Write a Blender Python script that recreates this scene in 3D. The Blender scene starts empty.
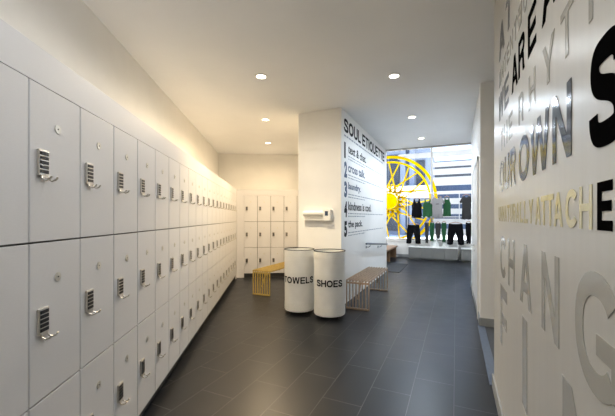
import bpy, bmesh, math, random
from mathutils import Vector, Matrix
random.seed(7)
S = bpy.context.scene
COL = S.collection
R = math.radians

# ------------------------------------------------------------------ camera
H = 1.40                      # eye height
TH = math.atan(148.5 / 322.0)  # the camera looks this far left of the room axis
CT, ST = math.cos(TH), math.sin(TH)
cam_d = bpy.data.cameras.new('camera')
cam_d.sensor_width = 36.0
cam_d.lens = 322.0 / 615.0 * 36.0
cam_d.shift_y = 9.5 / 615.0
cam_d.clip_start = 0.02
cam = bpy.data.objects.new('camera', cam_d)
cam.location = (0, 0, H)
cam.rotation_euler = (R(90), 0, TH)
COL.objects.link(cam)
S.camera = cam

# ------------------------------------------------------------------ light and exposure
S.view_settings.view_transform = 'Standard'
S.view_settings.look = 'None'
S.view_settings.gamma = 1.0
S.view_settings.use_curve_mapping = False
S.view_settings.exposure = 0.1
SKY_STRENGTH = 2.4
SUN_STRENGTH = 26.0
WARM = (1.0, 0.76, 0.47)
NEUT = (1.0, 0.92, 0.84)
COOL = (0.82, 0.90, 1.0)
DAYW = (0.88, 0.94, 1.0)
P_WARM, P_MID, P_RIGHT, P_SHOP_FILL = 165.0, 56.0, 26.0, 240.0

world = bpy.data.worlds.new('sky')
S.world = world
world.use_nodes = True
wn = world.node_tree.nodes
wl = world.node_tree.links
bg = wn['Background']
wtc = wn.new('ShaderNodeTexCoord')
wsep = wn.new('ShaderNodeSeparateXYZ')
wr = wn.new('ShaderNodeValToRGB')
wr.color_ramp.elements[0].position = 0.0
wr.color_ramp.elements[0].color = (0.80, 0.88, 1.0, 1)
wr.color_ramp.elements[1].position = 0.7
wr.color_ramp.elements[1].color = (0.35, 0.55, 1.0, 1)
wl.new(wtc.outputs['Generated'], wsep.inputs[0])
wl.new(wsep.outputs['Z'], wr.inputs[0])
wl.new(wr.outputs[0], bg.inputs['Color'])
bg.inputs['Strength'].default_value = SKY_STRENGTH

sun_d = bpy.data.lights.new('sun', 'SUN')
sun_d.energy = SUN_STRENGTH
sun_d.angle = R(0.6)
sun_d.color = (1.0, 0.96, 0.90)
sun = bpy.data.objects.new('sun', sun_d)
sun.rotation_euler = (R(-27.5), 0, R(-10))   # high sun coming in through the shop window
sun.location = (0, 20, 12)
COL.objects.link(sun)

# ------------------------------------------------------------------ helpers
def mat(name, col=(.8, .8, .8), rough=.5, metal=0., spec=.5, noise=0., nscale=20., bump=0., stretch=(1, 1, 1),
        emit=None, estr=0., coat=0.):
    m = bpy.data.materials.new(name)
    m.use_nodes = True
    n, l = m.node_tree.nodes, m.node_tree.links
    b = n['Principled BSDF']
    b.inputs['Base Color'].default_value = (*col, 1)
    b.inputs['Roughness'].default_value = rough
    b.inputs['Metallic'].default_value = metal
    b.inputs['Specular IOR Level'].default_value = spec
    b.inputs['Coat Weight'].default_value = coat
    if noise or bump:
        tc = n.new('ShaderNodeTexCoord'); mp = n.new('ShaderNodeMapping')
        mp.inputs['Scale'].default_value = stretch
        nz = n.new('ShaderNodeTexNoise'); nz.inputs['Scale'].default_value = nscale
        nz.inputs['Detail'].default_value = 4
        l.new(tc.outputs['Object'], mp.inputs[0]); l.new(mp.outputs[0], nz.inputs[0])
        if noise:
            rp = n.new('ShaderNodeValToRGB')
            rp.color_ramp.elements[0].position = .3; rp.color_ramp.elements[1].position = .7
            rp.color_ramp.elements[0].color = (*[c * (1 - noise) for c in col], 1)
            rp.color_ramp.elements[1].color = (*[min(1, c * (1 + noise)) for c in col], 1)
            l.new(nz.outputs[0], rp.inputs[0]); l.new(rp.outputs[0], b.inputs['Base Color'])
        if bump:
            bp = n.new('ShaderNodeBump'); bp.inputs['Strength'].default_value = bump
            bp.inputs['Distance'].default_value = .01
            l.new(nz.outputs[0], bp.inputs['Height']); l.new(bp.outputs[0], b.inputs['Normal'])
    if emit:
        b.inputs['Emission Color'].default_value = (*emit, 1)
        b.inputs['Emission Strength'].default_value = estr
    return m

def tag(o, label=None, cat=None, group=None, kind=None):
    if label: o['label'] = label
    if cat: o['category'] = cat
    if group: o['group'] = group
    if kind: o['kind'] = kind
    return o

def empty(name, loc=(0, 0, 0), rz=0.0, label=None, cat=None, group=None):
    o = bpy.data.objects.new(name, None)
    o.empty_display_size = .1
    o.location = loc; o.rotation_euler = (0, 0, rz)
    COL.objects.link(o)
    return tag(o, label, cat, group)

def obj(name, bm, m, parent=None, smooth=False, loc=None, rz=None):
    me = bpy.data.meshes.new(name)
    bmesh.ops.recalc_face_normals(bm, faces=bm.faces)
    bm.to_mesh(me); bm.free()
    if smooth:
        for p in me.polygons: p.use_smooth = True
        try: me.set_sharp_from_angle(angle=R(35))
        except Exception: pass
    if isinstance(m, (list, tuple)):
        for x in m: me.materials.append(x)
    else: me.materials.append(m)
    o = bpy.data.objects.new(name, me)
    COL.objects.link(o)
    if parent: o.parent = parent
    if loc: o.location = loc
    if rz is not None: o.rotation_euler = (0, 0, rz)
    return o

def box(bm, x0, x1, y0, y1, z0, z1, bev=0., M=None):
    vs = [bm.verts.new((x, y, z)) for x in (x0, x1) for y in (y0, y1) for z in (z0, z1)]
    f = []
    for q in ((0, 1, 3, 2), (4, 6, 7, 5), (0, 4, 5, 1), (2, 3, 7, 6), (0, 2, 6, 4), (1, 5, 7, 3)):
        f.append(bm.faces.new([vs[i] for i in q]))
    if M is not None: bmesh.ops.transform(bm, matrix=M, verts=vs)
    if bev:
        es = list({e for v in vs for e in v.link_edges})
        bmesh.ops.bevel(bm, geom=es, offset=bev, segments=2, affect='EDGES', profile=.6)
    return bm

def B(): return bmesh.new()

def cyl(bm, c, r0, r1, z0, z1, n=32, axis='Z', caps=True):
    """a frustum along an axis through c"""
    ra, rb = [], []
    for i in range(n):
        a = 2 * math.pi * i / n
        for (r, z, L) in ((r0, z0, ra), (r1, z1, rb)):
            u, v = r * math.cos(a), r * math.sin(a)
            p = {'Z': (u, v, z), 'Y': (u, z, v), 'X': (z, u, v)}[axis]
            L.append(bm.verts.new((c[0] + p[0], c[1] + p[1], c[2] + p[2])))
    for i in range(n):
        j = (i + 1) % n
        bm.faces.new((ra[i], ra[j], rb[j], rb[i]))
    if caps:
        bm.faces.new(ra); bm.faces.new(rb)
    return bm

def lathe(bm, prof, c=(0, 0, 0), n=48, close=False):
    rings = []
    for (r, z) in prof:
        rings.append([bm.verts.new((c[0] + r * math.cos(2 * math.pi * i / n), c[1] + r * math.sin(2 * math.pi * i / n), c[2] + z)) for i in range(n)])
    k = len(rings)
    for a in range(k if close else k - 1):
        A, C = rings[a], rings[(a + 1) % k]
        for i in range(n):
            j = (i + 1) % n
            bm.faces.new((A[i], A[j], C[j], C[i]))
    return bm

def tube(bm, pts, r, n=10):
    pts = [Vector(p) for p in pts]
    rings = []
    for i, p in enumerate(pts):
        d = (pts[min(i + 1, len(pts) - 1)] - pts[max(i - 1, 0)]).normalized()
        up = Vector((0, 0, 1)) if abs(d.z) < .9 else Vector((1, 0, 0))
        a = d.cross(up).normalized(); b = d.cross(a).normalized()
        rings.append([bm.verts.new(p + a * r * math.cos(2 * math.pi * k / n) + b * r * math.sin(2 * math.pi * k / n)) for k in range(n)])
    for A, C in zip(rings, rings[1:]):
        for k in range(n):
            j = (k + 1) % n
            bm.faces.new((A[k], A[j], C[j], C[k]))
    bm.faces.new(rings[0]); bm.faces.new(rings[-1])
    return bm

def prism(bm, pts, z0, z1):
    """polygon in XY between two heights"""
    a = [bm.verts.new((x, y, z0)) for x, y in pts]
    b = [bm.verts.new((x, y, z1)) for x, y in pts]
    bm.faces.new(a); bm.faces.new(b)
    for i in range(len(pts)):
        j = (i + 1) % len(pts)
        bm.faces.new((a[i], a[j], b[j], b[i]))
    return bm

def slab_wall(bm, p, q, t, z0, z1, side=1):
    """a wall from p to q; its thickness t lies to the left of p->q when side=1"""
    p, q = Vector(p), Vector(q)
    d = (q - p).normalized(); n = Vector((-d.y, d.x)) * side * t
    return prism(bm, [p, q, q + n, p + n], z0, z1)

def text_bm(body, depth=.002, offset=0.0, width=None, height=None, spacing=1.0):
    """lettering as a mesh in the XY plane, fitted into width x height from the origin"""
    cu = bpy.data.curves.new('lettering', 'FONT')
    cu.body = body; cu.size = 1.0; cu.offset = offset; cu.extrude = .5; cu.resolution_u = 5
    cu.space_character = spacing
    to = bpy.data.objects.new('lettering', cu)
    COL.objects.link(to)
    dg = bpy.context.evaluated_depsgraph_get()
    me = bpy.data.meshes.new_from_object(to.evaluated_get(dg))
    bm = B(); bm.from_mesh(me)
    bpy.data.objects.remove(to); bpy.data.curves.remove(cu); bpy.data.meshes.remove(me)
    xs = [v.co.x for v in bm.verts]; ys = [v.co.y for v in bm.verts]
    x0, x1, y0, y1 = min(xs), max(xs), min(ys), max(ys)
    sy = height / (y1 - y0) if height else 1
    sx = width / (x1 - x0) if width else sy
    for v in bm.verts:
        v.co.x = (v.co.x - x0) * sx; v.co.y = (v.co.y - y0) * sy
        v.co.z = (v.co.z + .5) * depth
    bmesh.ops.remove_doubles(bm, verts=bm.verts, dist=1e-5)
    return bm

# a plain grotesque capital alphabet: outlines in a unit box, stroke weight w
def stroke(b, pts, w, closed=False):
    P = [Vector(p) for p in pts]; n = len(P); L, Q = [], []
    for i in range(n):
        if closed: a_, c_ = P[i - 1], P[(i + 1) % n]
        else: a_, c_ = P[max(i - 1, 0)], P[min(i + 1, n - 1)]
        if closed or 0 < i < n - 1:
            d1 = (P[i] - a_).normalized(); d2 = (c_ - P[i]).normalized(); d = (d1 + d2).normalized()
            k = 1 / max(.5, d.dot(d2))
        else: d = (c_ - a_).normalized(); k = 1
        nn = Vector((-d.y, d.x)) * w * .5 * k
        L.append(P[i] + nn); Q.append(P[i] - nn)
    m = n if closed else n - 1
    Lv = [[b.verts.new((p.x, p.y, z)) for p in L] for z in (0, 1)]; Qv = [[b.verts.new((p.x, p.y, z)) for p in Q] for z in (0, 1)]
    for i in range(m):
        j = (i + 1) % n
        for z in (0, 1): b.faces.new((Lv[z][i], Lv[z][j], Qv[z][j], Qv[z][i]))
        b.faces.new((Lv[0][i], Lv[0][j], Lv[1][j], Lv[1][i])); b.faces.new((Qv[0][i], Qv[0][j], Qv[1][j], Qv[1][i]))
    if not closed:
        for i in (0, n - 1): b.faces.new((Lv[0][i], Qv[0][i], Qv[1][i], Lv[1][i]))
def poly(b, pts, top=1.0):
    A = [b.verts.new((x, y, 0)) for x, y in pts]; C = [b.verts.new((x, y, top)) for x, y in pts]
    b.faces.new(A); b.faces.new(C)
    for i in range(len(pts)):
        j = (i + 1) % len(pts); b.faces.new((A[i], A[j], C[j], C[i]))
def arc(cx, cy, rx, ry, a0, a1, n=20, e=2.2):
    o = []
    for i in range(n + 1):
        a = R(a0 + (a1 - a0) * i / n); c, s = math.cos(a), math.sin(a)
        o.append((cx + rx * math.copysign(abs(c) ** (2 / e), c), cy + ry * math.copysign(abs(s) ** (2 / e), s)))
    return o
WID = dict(A=.92, C=.92, E=.80, F=.75, G=.97, H=.88, I=.24, L=.72, N=.88, O=1.0, Q=1.0, R=.90, S=.86, T=.80, U=.87, W=1.22, Y=.88)
def glyph(ch, w=.19):
    b = B(); W = WID[ch]; h = w / 2
    if ch == 'I': poly(b, [(0, 0), (w, 0), (w, 1), (0, 1)])
    elif ch == 'L': poly(b, [(0, 0), (W, 0), (W, w * .9), (w, w * .9), (w, 1), (0, 1)])
    elif ch == 'T': poly(b, [(W / 2 - h, 0), (W / 2 + h, 0), (W / 2 + h, 1 - w * .9), (W, 1 - w * .9), (W, 1), (0, 1), (0, 1 - w * .9), (W / 2 - h, 1 - w * .9)])
    elif ch == 'E': t = w * .9; poly(b, [(0, 0), (W, 0), (W, t), (w, t), (w, .5 - t / 2), (W * .93, .5 - t / 2), (W * .93, .5 + t / 2), (w, .5 + t / 2), (w, 1 - t), (W, 1 - t), (W, 1), (0, 1)])
    elif ch == 'F': t = w * .9; poly(b, [(0, 0), (w, 0), (w, .47 - t / 2), (W * .92, .47 - t / 2), (W * .92, .47 + t / 2), (w, .47 + t / 2), (w, 1 - t), (W, 1 - t), (W, 1), (0, 1)])
    elif ch == 'H': t = w * .45; poly(b, [(0, 0), (w, 0), (w, .5 - t), (W - w, .5 - t), (W - w, 0), (W, 0), (W, 1), (W - w, 1), (W - w, .5 + t), (w, .5 + t), (w, 1), (0, 1)])
    elif ch == 'N': poly(b, [(0, 0), (w * .95, 0), (w * .95, .70), (W - w, 0), (W, 0), (W, 1), (W - w * .95, 1), (W - w * .95, .30), (w, 1), (0, 1)])
    elif ch == 'A':
        m = W / 2; k = w * 1.08
        q = lambda y: h * 1.1 + (m - h * 1.1) * (1 - y)   # half width of the outer outline
        def oi(y): return m - q(y), m - q(y) + k
        y0, y1 = .22, .22 + w * .85
        top = 1 - k / (m - h * 1.1) * 1.0 + .02
        yi = 1 - (k - h * 1.1) / (m - h * 1.1)
        poly(b, [(0, 0), (k, 0), (oi(y0)[1], y0), (W - oi(y0)[1], y0), (W - k, 0), (W, 0), (m + h * 1.1, 1), (m, 1), (m, yi), (W - oi(y1)[1], y1), (oi(y1)[1], y1), (m - .0005, yi), (m - .0005, 1), (m - h * 1.1, 1)])
    elif ch == 'W':
        k = w * .98; a = W * .25
        poly(b, [(a - k / 2, 0), (a + k / 2, 0), (W / 2, .74), (W - a - k / 2, 0), (W - a + k / 2, 0), (W, 1), (W - k, 1), (W - a, .30), (W / 2 + k / 2, 1), (W / 2 - k / 2, 1), (a, .30), (k, 1), (0, 1)])
    elif ch == 'Y': k = w * 1.15; m = W / 2; poly(b, [(m - h, 0), (m + h, 0), (m + h, .40), (W, 1), (W - k, 1), (m, .56), (k, 1), (0, 1), (m - h, .40)])
    elif ch == 'U': stroke(b, [(h, 1), (h, .5)] + arc(W / 2, .36, W / 2 - h, .36 - h, 180, 360, 24) + [(W - h, .5), (W - h, 1)], w)
    elif ch in 'OQ':
        stroke(b, arc(W / 2, .5, W / 2 - h, .5 - h, 0, 360, 44)[:-1], w, True)
        if ch == 'Q': poly(b, [(.58, .28), (.70, .36), (1.0, .04), (.88, -.06)], 1.3)
    elif ch == 'C': stroke(b, arc(W / 2, .5, W / 2 - h, .5 - h, 38, 322, 36), w)
    elif ch == 'G':
        stroke(b, arc(W / 2, .5, W / 2 - h, .5 - h, 38, 318, 36), w)
        poly(b, [(W * .52, .34), (W - w * .95, .34), (W - w * .95, .10), (W, .10), (W, .34 + w * .85), (W * .52, .34 + w * .85)], 1.3)
    elif ch == 'R':
        stroke(b, [(w, 1 - h * .9), (W * .6, 1 - h * .9)] + arc(W * .6, .74 - h * .2, W * .38 - h, .26 - h * .7, 90, -90, 16)[1:] + [(w, .48)], w * .92)
        poly(b, [(0, 0), (w, 0), (w, 1), (0, 1)], 1.3)
        poly(b, [(W * .5, .44), (W * .78, .47), (W * .86, .40), (W * .90, .12), (W, 0), (W - w * 1.15, 0), (W * .70, .15), (W * .66, .34)], 1.6)
    elif ch == 'S':
        def bez(p, n=12):
            o = []
            for i in range(0, len(p) - 1, 3):
                for k in range(n):
                    t = k / n; u = 1 - t
                    o.append(tuple(u ** 3 * p[i][c] + 3 * u * u * t * p[i + 1][c] + 3 * u * t * t * p[i + 2][c] + t ** 3 * p[i + 3][c] for c in (0, 1)))
            return o + [p[-1]]
        sp = bez([(W - h * 1.05, .69), (W - h, .82), (W * .78, 1 - h), (W * .49, 1 - h), (W * .26, 1 - h), (h * 1.35, .88), (h * 1.35, .74),
                  (h * 1.35, .60), (W * .36, .56), (W * .52, .52), (W * .74, .465), (W - h, .40), (W - h, .265),
                  (W - h, .12), (W * .75, h), (W * .5, h), (W * .24, h), (h, .16), (h, .33)])
        stroke(b, sp, w)
    return b
def word_bm(word, width, height, depth=.0012, w=.19, gap=.12):
    b = B(); x = 0
    for ch in word:
        if ch == ' ': x += .32; continue
        g = glyph(ch, w)
        for v in g.verts: v.co.x += x
        me = bpy.data.meshes.new('glyph'); g.to_mesh(me); g.free(); b.from_mesh(me); bpy.data.meshes.remove(me)
        x += WID[ch] + gap
    x0 = min(v.co.x for v in b.verts); x1 = max(v.co.x for v in b.verts)
    y0 = min(v.co.y for v in b.verts); y1 = max(v.co.y for v in b.verts)
    for v in b.verts: v.co = Vector(((v.co.x - x0) / (x1 - x0) * width, (v.co.y - y0) / (y1 - y0) * height, v.co.z * depth))
    bmesh.ops.triangulate(b, faces=[f for f in b.faces if len(f.verts) > 4])
    return b

def on_plane(px, py, axis, val):
    """where the view through a pixel meets the plane X=val or Y=val"""
    r = (px - 307.5) / 322.0
    D = val / (CT * r - ST) if axis == 'X' else val / (ST * r + CT)
    return Vector((D * (CT * r - ST), D * (ST * r + CT), H + (217.5 - py) / 322.0 * D))

# locker-room frame: t runs along the long bank, s to the right of it
DA = math.atan(148.5 / 322.0) + math.atan(32.0 / 322.0)
DV = Vector((-math.sin(DA), math.cos(DA))); EV = Vector((math.cos(DA), math.sin(DA)))
def ts(t, s): return DV * t + EV * s

# ------------------------------------------------------------------ materials
M = {}
M['paint'] = mat('white_paint', (.86, .85, .82), .55, noise=.02, nscale=3, bump=.02)
M['ceil'] = mat('ceiling_paint', (.86, .865, .87), .7, noise=.015, nscale=2)
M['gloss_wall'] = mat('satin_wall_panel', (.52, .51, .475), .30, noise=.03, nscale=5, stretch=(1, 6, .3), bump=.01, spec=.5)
M['locker'] = mat('locker_laminate', (.66, .655, .66), .38, noise=.02, nscale=60, stretch=(1, 6, 6), bump=.02)
M['carcass'] = mat('locker_carcass', (.16, .16, .145), .6, noise=.05, nscale=10)
M['steel_dark'] = mat('dark_satin_steel', (.28, .29, .31), .35, 1.0, noise=.06, nscale=60)
M['steel'] = mat('brushed_steel', (.66, .63, .58), .36, 1.0, noise=.06, nscale=80, stretch=(1, 1, 8))
M['disc'] = mat('metal_number_disc', (.66, .64, .58), .35, .75, noise=.1, nscale=40)
M['black'] = mat('black_plastic', (.012, .012, .014), .35, noise=.1, nscale=50)
M['base'] = mat('grey_baseboard', (.30, .31, .31), .4, noise=.05, nscale=8)
M['kick'] = mat('dark_toe_kick', (.05, .05, .048), .5, noise=.1, nscale=10)
M['vinyl_black'] = mat('black_gloss_vinyl', (.003, .003, .003), .12, spec=.25, noise=.2, nscale=300)
M['vinyl_deep'] = mat('deep_black_vinyl', (.003, .003, .003), .8, spec=.0, noise=.2, nscale=300)
M['vinyl_grey'] = mat('grey_gloss_vinyl', (.40, .385, .34), .14, spec=.55, noise=.04, nscale=300)
M['vinyl_gold'] = mat('gold_gloss_vinyl', (.60, .54, .32), .2, spec=.6, noise=.1, nscale=300)
M['ink'] = mat('dark_wall_lettering', (.004, .005, .006), .65, spec=.15, noise=.1, nscale=100)
M['ink_blue_sheen'] = mat('slate_blue_ink_and_sheen', (.045, .075, .14), .6, noise=.1, nscale=100)  # notice print; on the block wall a bluish gloss reflection painted in
M['ink_grey'] = mat('grey_small_print', (.25, .27, .31), .5, noise=.1, nscale=100)
M['wood_cool'] = mat('walnut_bench_slats', (.42, .30, .20), .4, noise=.3, nscale=14, stretch=(14, 1, 1), bump=.05)
M['wood_warm_tint'] = mat('warm_light_tinted_slats', (.46, .33, .09), .4, noise=.15, nscale=14, stretch=(14, 1, 1), bump=.05)  # bench wood with the yellow of warm lamplight put into its colour
M['wood_box'] = mat('brown_wood_planks', (.27, .16, .085), .5, noise=.35, nscale=8, stretch=(8, 1, 8), bump=.1)
M['mat'] = mat('charcoal_door_mat', (.035, .037, .04), .95, noise=.3, nscale=300, bump=.4)
M['cabinet'] = mat('grey_cabinet_laminate', (.19, .19, .18), .45, noise=.02, nscale=10)
M['counter'] = mat('white_counter', (.82, .82, .80), .3, noise=.02, nscale=10)
M['rail'] = mat('white_powder_coat', (.75, .75, .73), .35, noise=.03, nscale=30)
M['frame'] = mat('window_aluminium', (.42, .40, .37), .4, .4, noise=.04, nscale=30)
M['f_black'] = mat('black_jersey', (.005, .005, .006), .95, spec=.1, noise=.4, nscale=40, bump=.3)
M['f_green'] = mat('green_jersey', (.006, .07, .02), .85, noise=.25, nscale=40, bump=.3)
M['f_grey'] = mat('heather_grey_jersey', (.24, .235, .24), .9, noise=.12, nscale=90, bump=.2)
M['f_dark'] = mat('charcoal_jersey', (.03, .03, .029), .9, noise=.2, nscale=60, bump=.3)
M['f_white'] = mat('white_cotton', (.75, .77, .75), .9, noise=.05, nscale=60, bump=.3)
M['hanger'] = mat('orange_wood_hanger', (.42, .20, .07), .45, noise=.2, nscale=30)
M['white_plastic'] = mat('white_plastic', (.82, .81, .78), .35, noise=.02, nscale=30)
M['roll'] = mat('white_paper_roll', (.80, .79, .74), .8, noise=.03, nscale=50)
M['pavement'] = mat('pale_pavement', (.62, .62, .60), .8, noise=.1, nscale=1.2)
M['fac_white'] = mat('pale_stone_facade', (.22, .25, .30), .6, noise=.06, nscale=2)
M['fac_blue'] = mat('blue_grey_cladding', (.035, .06, .11), .35, noise=.1, nscale=1)
M['fac_mid'] = mat('grey_blue_office_wall', (.09, .125, .18), .6, noise=.06, nscale=2)
M['fac_dark'] = mat('dark_shop_glazing', (.02, .027, .04), .3, noise=.4, nscale=.8)
M['lamp_glow'] = mat('lit_lamp_lens', (1, 1, 1), .5, emit=(1, .93, .80), estr=9)
M['lamp_glow_warm'] = mat('lit_warm_lamp_lens', (1, 1, 1), .5, emit=(1, .85, .60), estr=9)

def floor_mat():
    m = bpy.data.materials.new('slate_floor_tiles'); m.use_nodes = True
    n, l = m.node_tree.nodes, m.node_tree.links
    b = n['Principled BSDF']
    tc = n.new('ShaderNodeTexCoord'); sp = n.new('ShaderNodeSeparateXYZ'); cb = n.new('ShaderNodeCombineXYZ')
    l.new(tc.outputs['Object'], sp.inputs[0])
    ax = n.new('ShaderNodeMath'); ax.operation = 'ADD'; ax.inputs[1].default_value = 62 - 2.95
    ay = n.new('ShaderNodeMath'); ay.operation = 'ADD'; ay.inputs[1].default_value = .014 + 31
    l.new(sp.outputs['Y'], ax.inputs[0]); l.new(sp.outputs['X'], ay.inputs[0])
    l.new(ax.outputs[0], cb.inputs[0]); l.new(ay.outputs[0], cb.inputs[1])
    br = n.new('ShaderNodeTexBrick')
    br.offset = .5; br.squash = 1
    br.inputs['Scale'].default_value = 1
    br.inputs['Brick Width'].default_value = .62; br.inputs['Row Height'].default_value = .31
    br.inputs['Mortar Size'].default_value = .0026; br.inputs['Mortar Smooth'].default_value = .2
    br.inputs['Bias'].default_value = 0
    br.inputs['Color1'].default_value = (.004, .005, .007, 1)
    br.inputs['Color2'].default_value = (.008, .009, .012, 1)
    br.inputs['Mortar'].default_value = (.075, .075, .075, 1)
    l.new(cb.outputs[0], br.inputs[0])
    nz = n.new('ShaderNodeTexNoise'); nz.inputs['Scale'].default_value = 5; nz.inputs['Detail'].default_value = 7
    l.new(tc.outputs['Object'], nz.inputs[0])
    mx = n.new('ShaderNodeMix'); mx.data_type = 'RGBA'; mx.blend_type = 'MULTIPLY'; mx.inputs[0].default_value = .6
    rp = n.new('ShaderNodeValToRGB'); rp.color_ramp.elements[0].position = .35; rp.color_ramp.elements[1].position = .7
    rp.color_ramp.elements[0].color = (.7, .7, .7, 1); rp.color_ramp.elements[1].color = (1.5, 1.5, 1.45, 1)
    l.new(nz.outputs[0], rp.inputs[0])
    l.new(br.outputs['Color'], mx.inputs[6]); l.new(rp.outputs[0], mx.inputs[7]); l.new(mx.outputs[2], b.inputs['Base Color'])
    rr = n.new('ShaderNodeMapRange'); rr.inputs['To Min'].default_value = .27; rr.inputs['To Max'].default_value = .40
    l.new(nz.outputs[0], rr.inputs[0]); l.new(rr.outputs[0], b.inputs['Roughness'])
    bp = n.new('ShaderNodeBump'); bp.inputs['Strength'].default_value = .35; bp.inputs['Distance'].default_value = .003
    iv = n.new('ShaderNodeMath'); iv.operation = 'SUBTRACT'; iv.inputs[0].default_value = 1
    l.new(br.outputs['Fac'], iv.inputs[1])
    ad = n.new('ShaderNodeMath'); ad.operation = 'MULTIPLY_ADD'; ad.inputs[1].default_value = .12
    l.new(nz.outputs[0], ad.inputs[0]); l.new(iv.outputs[0], ad.inputs[2])
    l.new(ad.outputs[0], bp.inputs['Height']); l.new(bp.outputs[0], b.inputs['Normal'])
    b.inputs['Specular IOR Level'].default_value = .36
    return m
M['floor'] = floor_mat()

def mix_mat(name, transp, col, kind='glass', rough=.05, tfrac=.5):
    m = bpy.data.materials.new(name); m.use_nodes = True
    n, l = m.node_tree.nodes, m.node_tree.links
    n.remove(n['Principled BSDF'])
    out = n['Material Output']
    tr = n.new('ShaderNodeBsdfTransparent'); mx = n.new('ShaderNodeMixShader')
    if kind == 'glass':
        tr.inputs[0].default_value = (*col, 1)
        gl = n.new('ShaderNodeBsdfGlossy'); gl.inputs['Roughness'].default_value = rough
        fr = n.new('ShaderNodeFresnel'); fr.inputs[0].default_value = 1.35
        l.new(fr.outputs[0], mx.inputs[0]); l.new(tr.outputs[0], mx.inputs[1]); l.new(gl.outputs[0], mx.inputs[2])
    else:
        df = n.new('ShaderNodeBsdfDiffuse'); df.inputs[0].default_value = (*col, 1)
        tl = n.new('ShaderNodeBsdfTranslucent'); tl.inputs[0].default_value = (*col, 1)
        m2 = n.new('ShaderNodeMixShader'); m2.inputs[0].default_value = tfrac
        l.new(df.outputs[0], m2.inputs[1]); l.new(tl.outputs[0], m2.inputs[2])
        tc = n.new('ShaderNodeTexCoord'); nz = n.new('ShaderNodeTexNoise'); nz.inputs['Scale'].default_value = 9
        mr = n.new('ShaderNodeMapRange'); mr.inputs['To Min'].default_value = 1 - transp - .06; mr.inputs['To Max'].default_value = 1 - transp + .06
        l.new(tc.outputs['Object'], nz.inputs[0]); l.new(nz.outputs[0], mr.inputs[0]); l.new(mr.outputs[0], mx.inputs[0])
        l.new(tr.outputs[0], mx.inputs[1]); l.new(m2.outputs[0], mx.inputs[2])
    l.new(mx.outputs[0], out.inputs[0])
    return m
M['glass'] = mix_mat('clear_window_glass', .9, (.94, .97, 1.0))
M['frost'] = mix_mat('frosted_window_film', .12, (.86, .85, .83), 'film')
M['yellow'] = mix_mat('yellow_translucent_vinyl', .06, (1.0, .76, .0), 'film')
M['mesh'] = mix_mat('white_mesh_fabric', .10, (.90, .89, .85), 'film', tfrac=.15)

# ------------------------------------------------------------------ the setting
CZ = 3.14            # locker-room ceiling
XR = .285            # right-hand wall plane
XI0, XI1, YI0, YI1 = -2.40, -1.645, 4.84, 8.38   # the free-standing wall block
YW = 11.80           # shop window plane
SW = -1.54           # wall behind the long locker bank
TB = 8.95            # wall behind the back locker bank
YC = 8.40            # edge of the low ceiling
ZS = 4.4             # shop ceiling

def struct(name, bm, m, smooth=False):
    return tag(obj(name, bm, m, smooth=smooth), kind='structure')

b = B(); prism(b, [(-6.5, -1.8), (4.0, -1.8), (4.0, 12.0), (-6.5, 12.0)], -.10, 0)
struct('floor', b, M['floor'])
b = B(); prism(b, [(-6.6, -1.8), (4.1, -1.8), (4.1, YC), (-6.6, YC)], CZ, CZ + .16)
struct('ceiling', b, M['ceil'])
b = B(); box(b, -6.6, 4.1, YC - .02, YC + .10, CZ - .025, CZ - .001, .003)
struct('trim_1', b, M['frame'])
b = B(); box(b, -6.6, 4.1, YC, YC + .10, CZ, ZS)
struct('wall_upper', b, M['paint'])
b = B(); prism(b, [(-6.6, YC), (4.1, YC), (4.1, 12.1), (-6.6, 12.1)], ZS, ZS + .1)
struct('ceiling_shop', b, M['ceil'])

# long left wall, back wall
p0, p1 = ts(-1.2, SW), ts(TB, SW)
b = B(); slab_wall(b, p0, p1, .12, 0, CZ, 1); struct('wall_left', b, M['paint'])
pe = ts(TB, 1.31)
b = B(); slab_wall(b, p1, pe, .12, 0, CZ, 1); struct('wall_back', b, M['paint'])
b = B(); box(b, -6.5, XI0, YC - .001, YC + .11, 0, CZ); struct('wall_divider', b, M['paint'])
b = B(); box(b, XI0, XI1, YI0, YI1 + .12, 0, CZ - .001, .004)
struct('wall_island', b, M['paint'])
b = B(); box(b, -2.6, 4.0, -1.8, -1.68, 0, CZ); struct('wall_behind', b, M['paint'])
# right-hand walls
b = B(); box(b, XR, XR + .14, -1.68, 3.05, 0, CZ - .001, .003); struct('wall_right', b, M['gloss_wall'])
b = B(); box(b, XR, 3.6, 4.71, 7.36, 0, CZ - .001, .003); struct('wall_right_far', b, M['paint'])
b = B(); box(b, 1.75, 1.87, 2.6, 4.71, 0, CZ - .001); box(b, XR + .14, 1.75, 2.50, 2.6, 0, CZ - .001)
struct('wall_recess', b, M['paint'])
b = B(); box(b, 3.9, 4.0, 7.0, 12.0, 0, ZS); struct('wall_shop_right', b, M['paint'])
b = B(); box(b, -6.5, -6.4, YC + .11, 12.0, 0, ZS); struct('wall_shop_left', b, M['paint'])

# baseboards
b = B(); box(b, XR - .014, XR - .001, -1.68, 3.062, 0, .11, .002); struct('baseboard_right', b, M['base'])
b = B(); box(b, XR - .014, XR - .001, 4.696, 7.372, 0, .11, .002); box(b, XR, 1.75, 4.696, 4.709, 0, .11, .002)
struct('baseboard_right_far', b, M['base'])
b = B(); box(b, XI1 + .001, XI1 + .013, YI0 - .012, YI1 + .12, 0, .06, .002); box(b, XI0, XI1, YI0 - .013, YI0 - .001, 0, .06, .002)
struct('baseboard_island', b, M['paint'])
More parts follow.
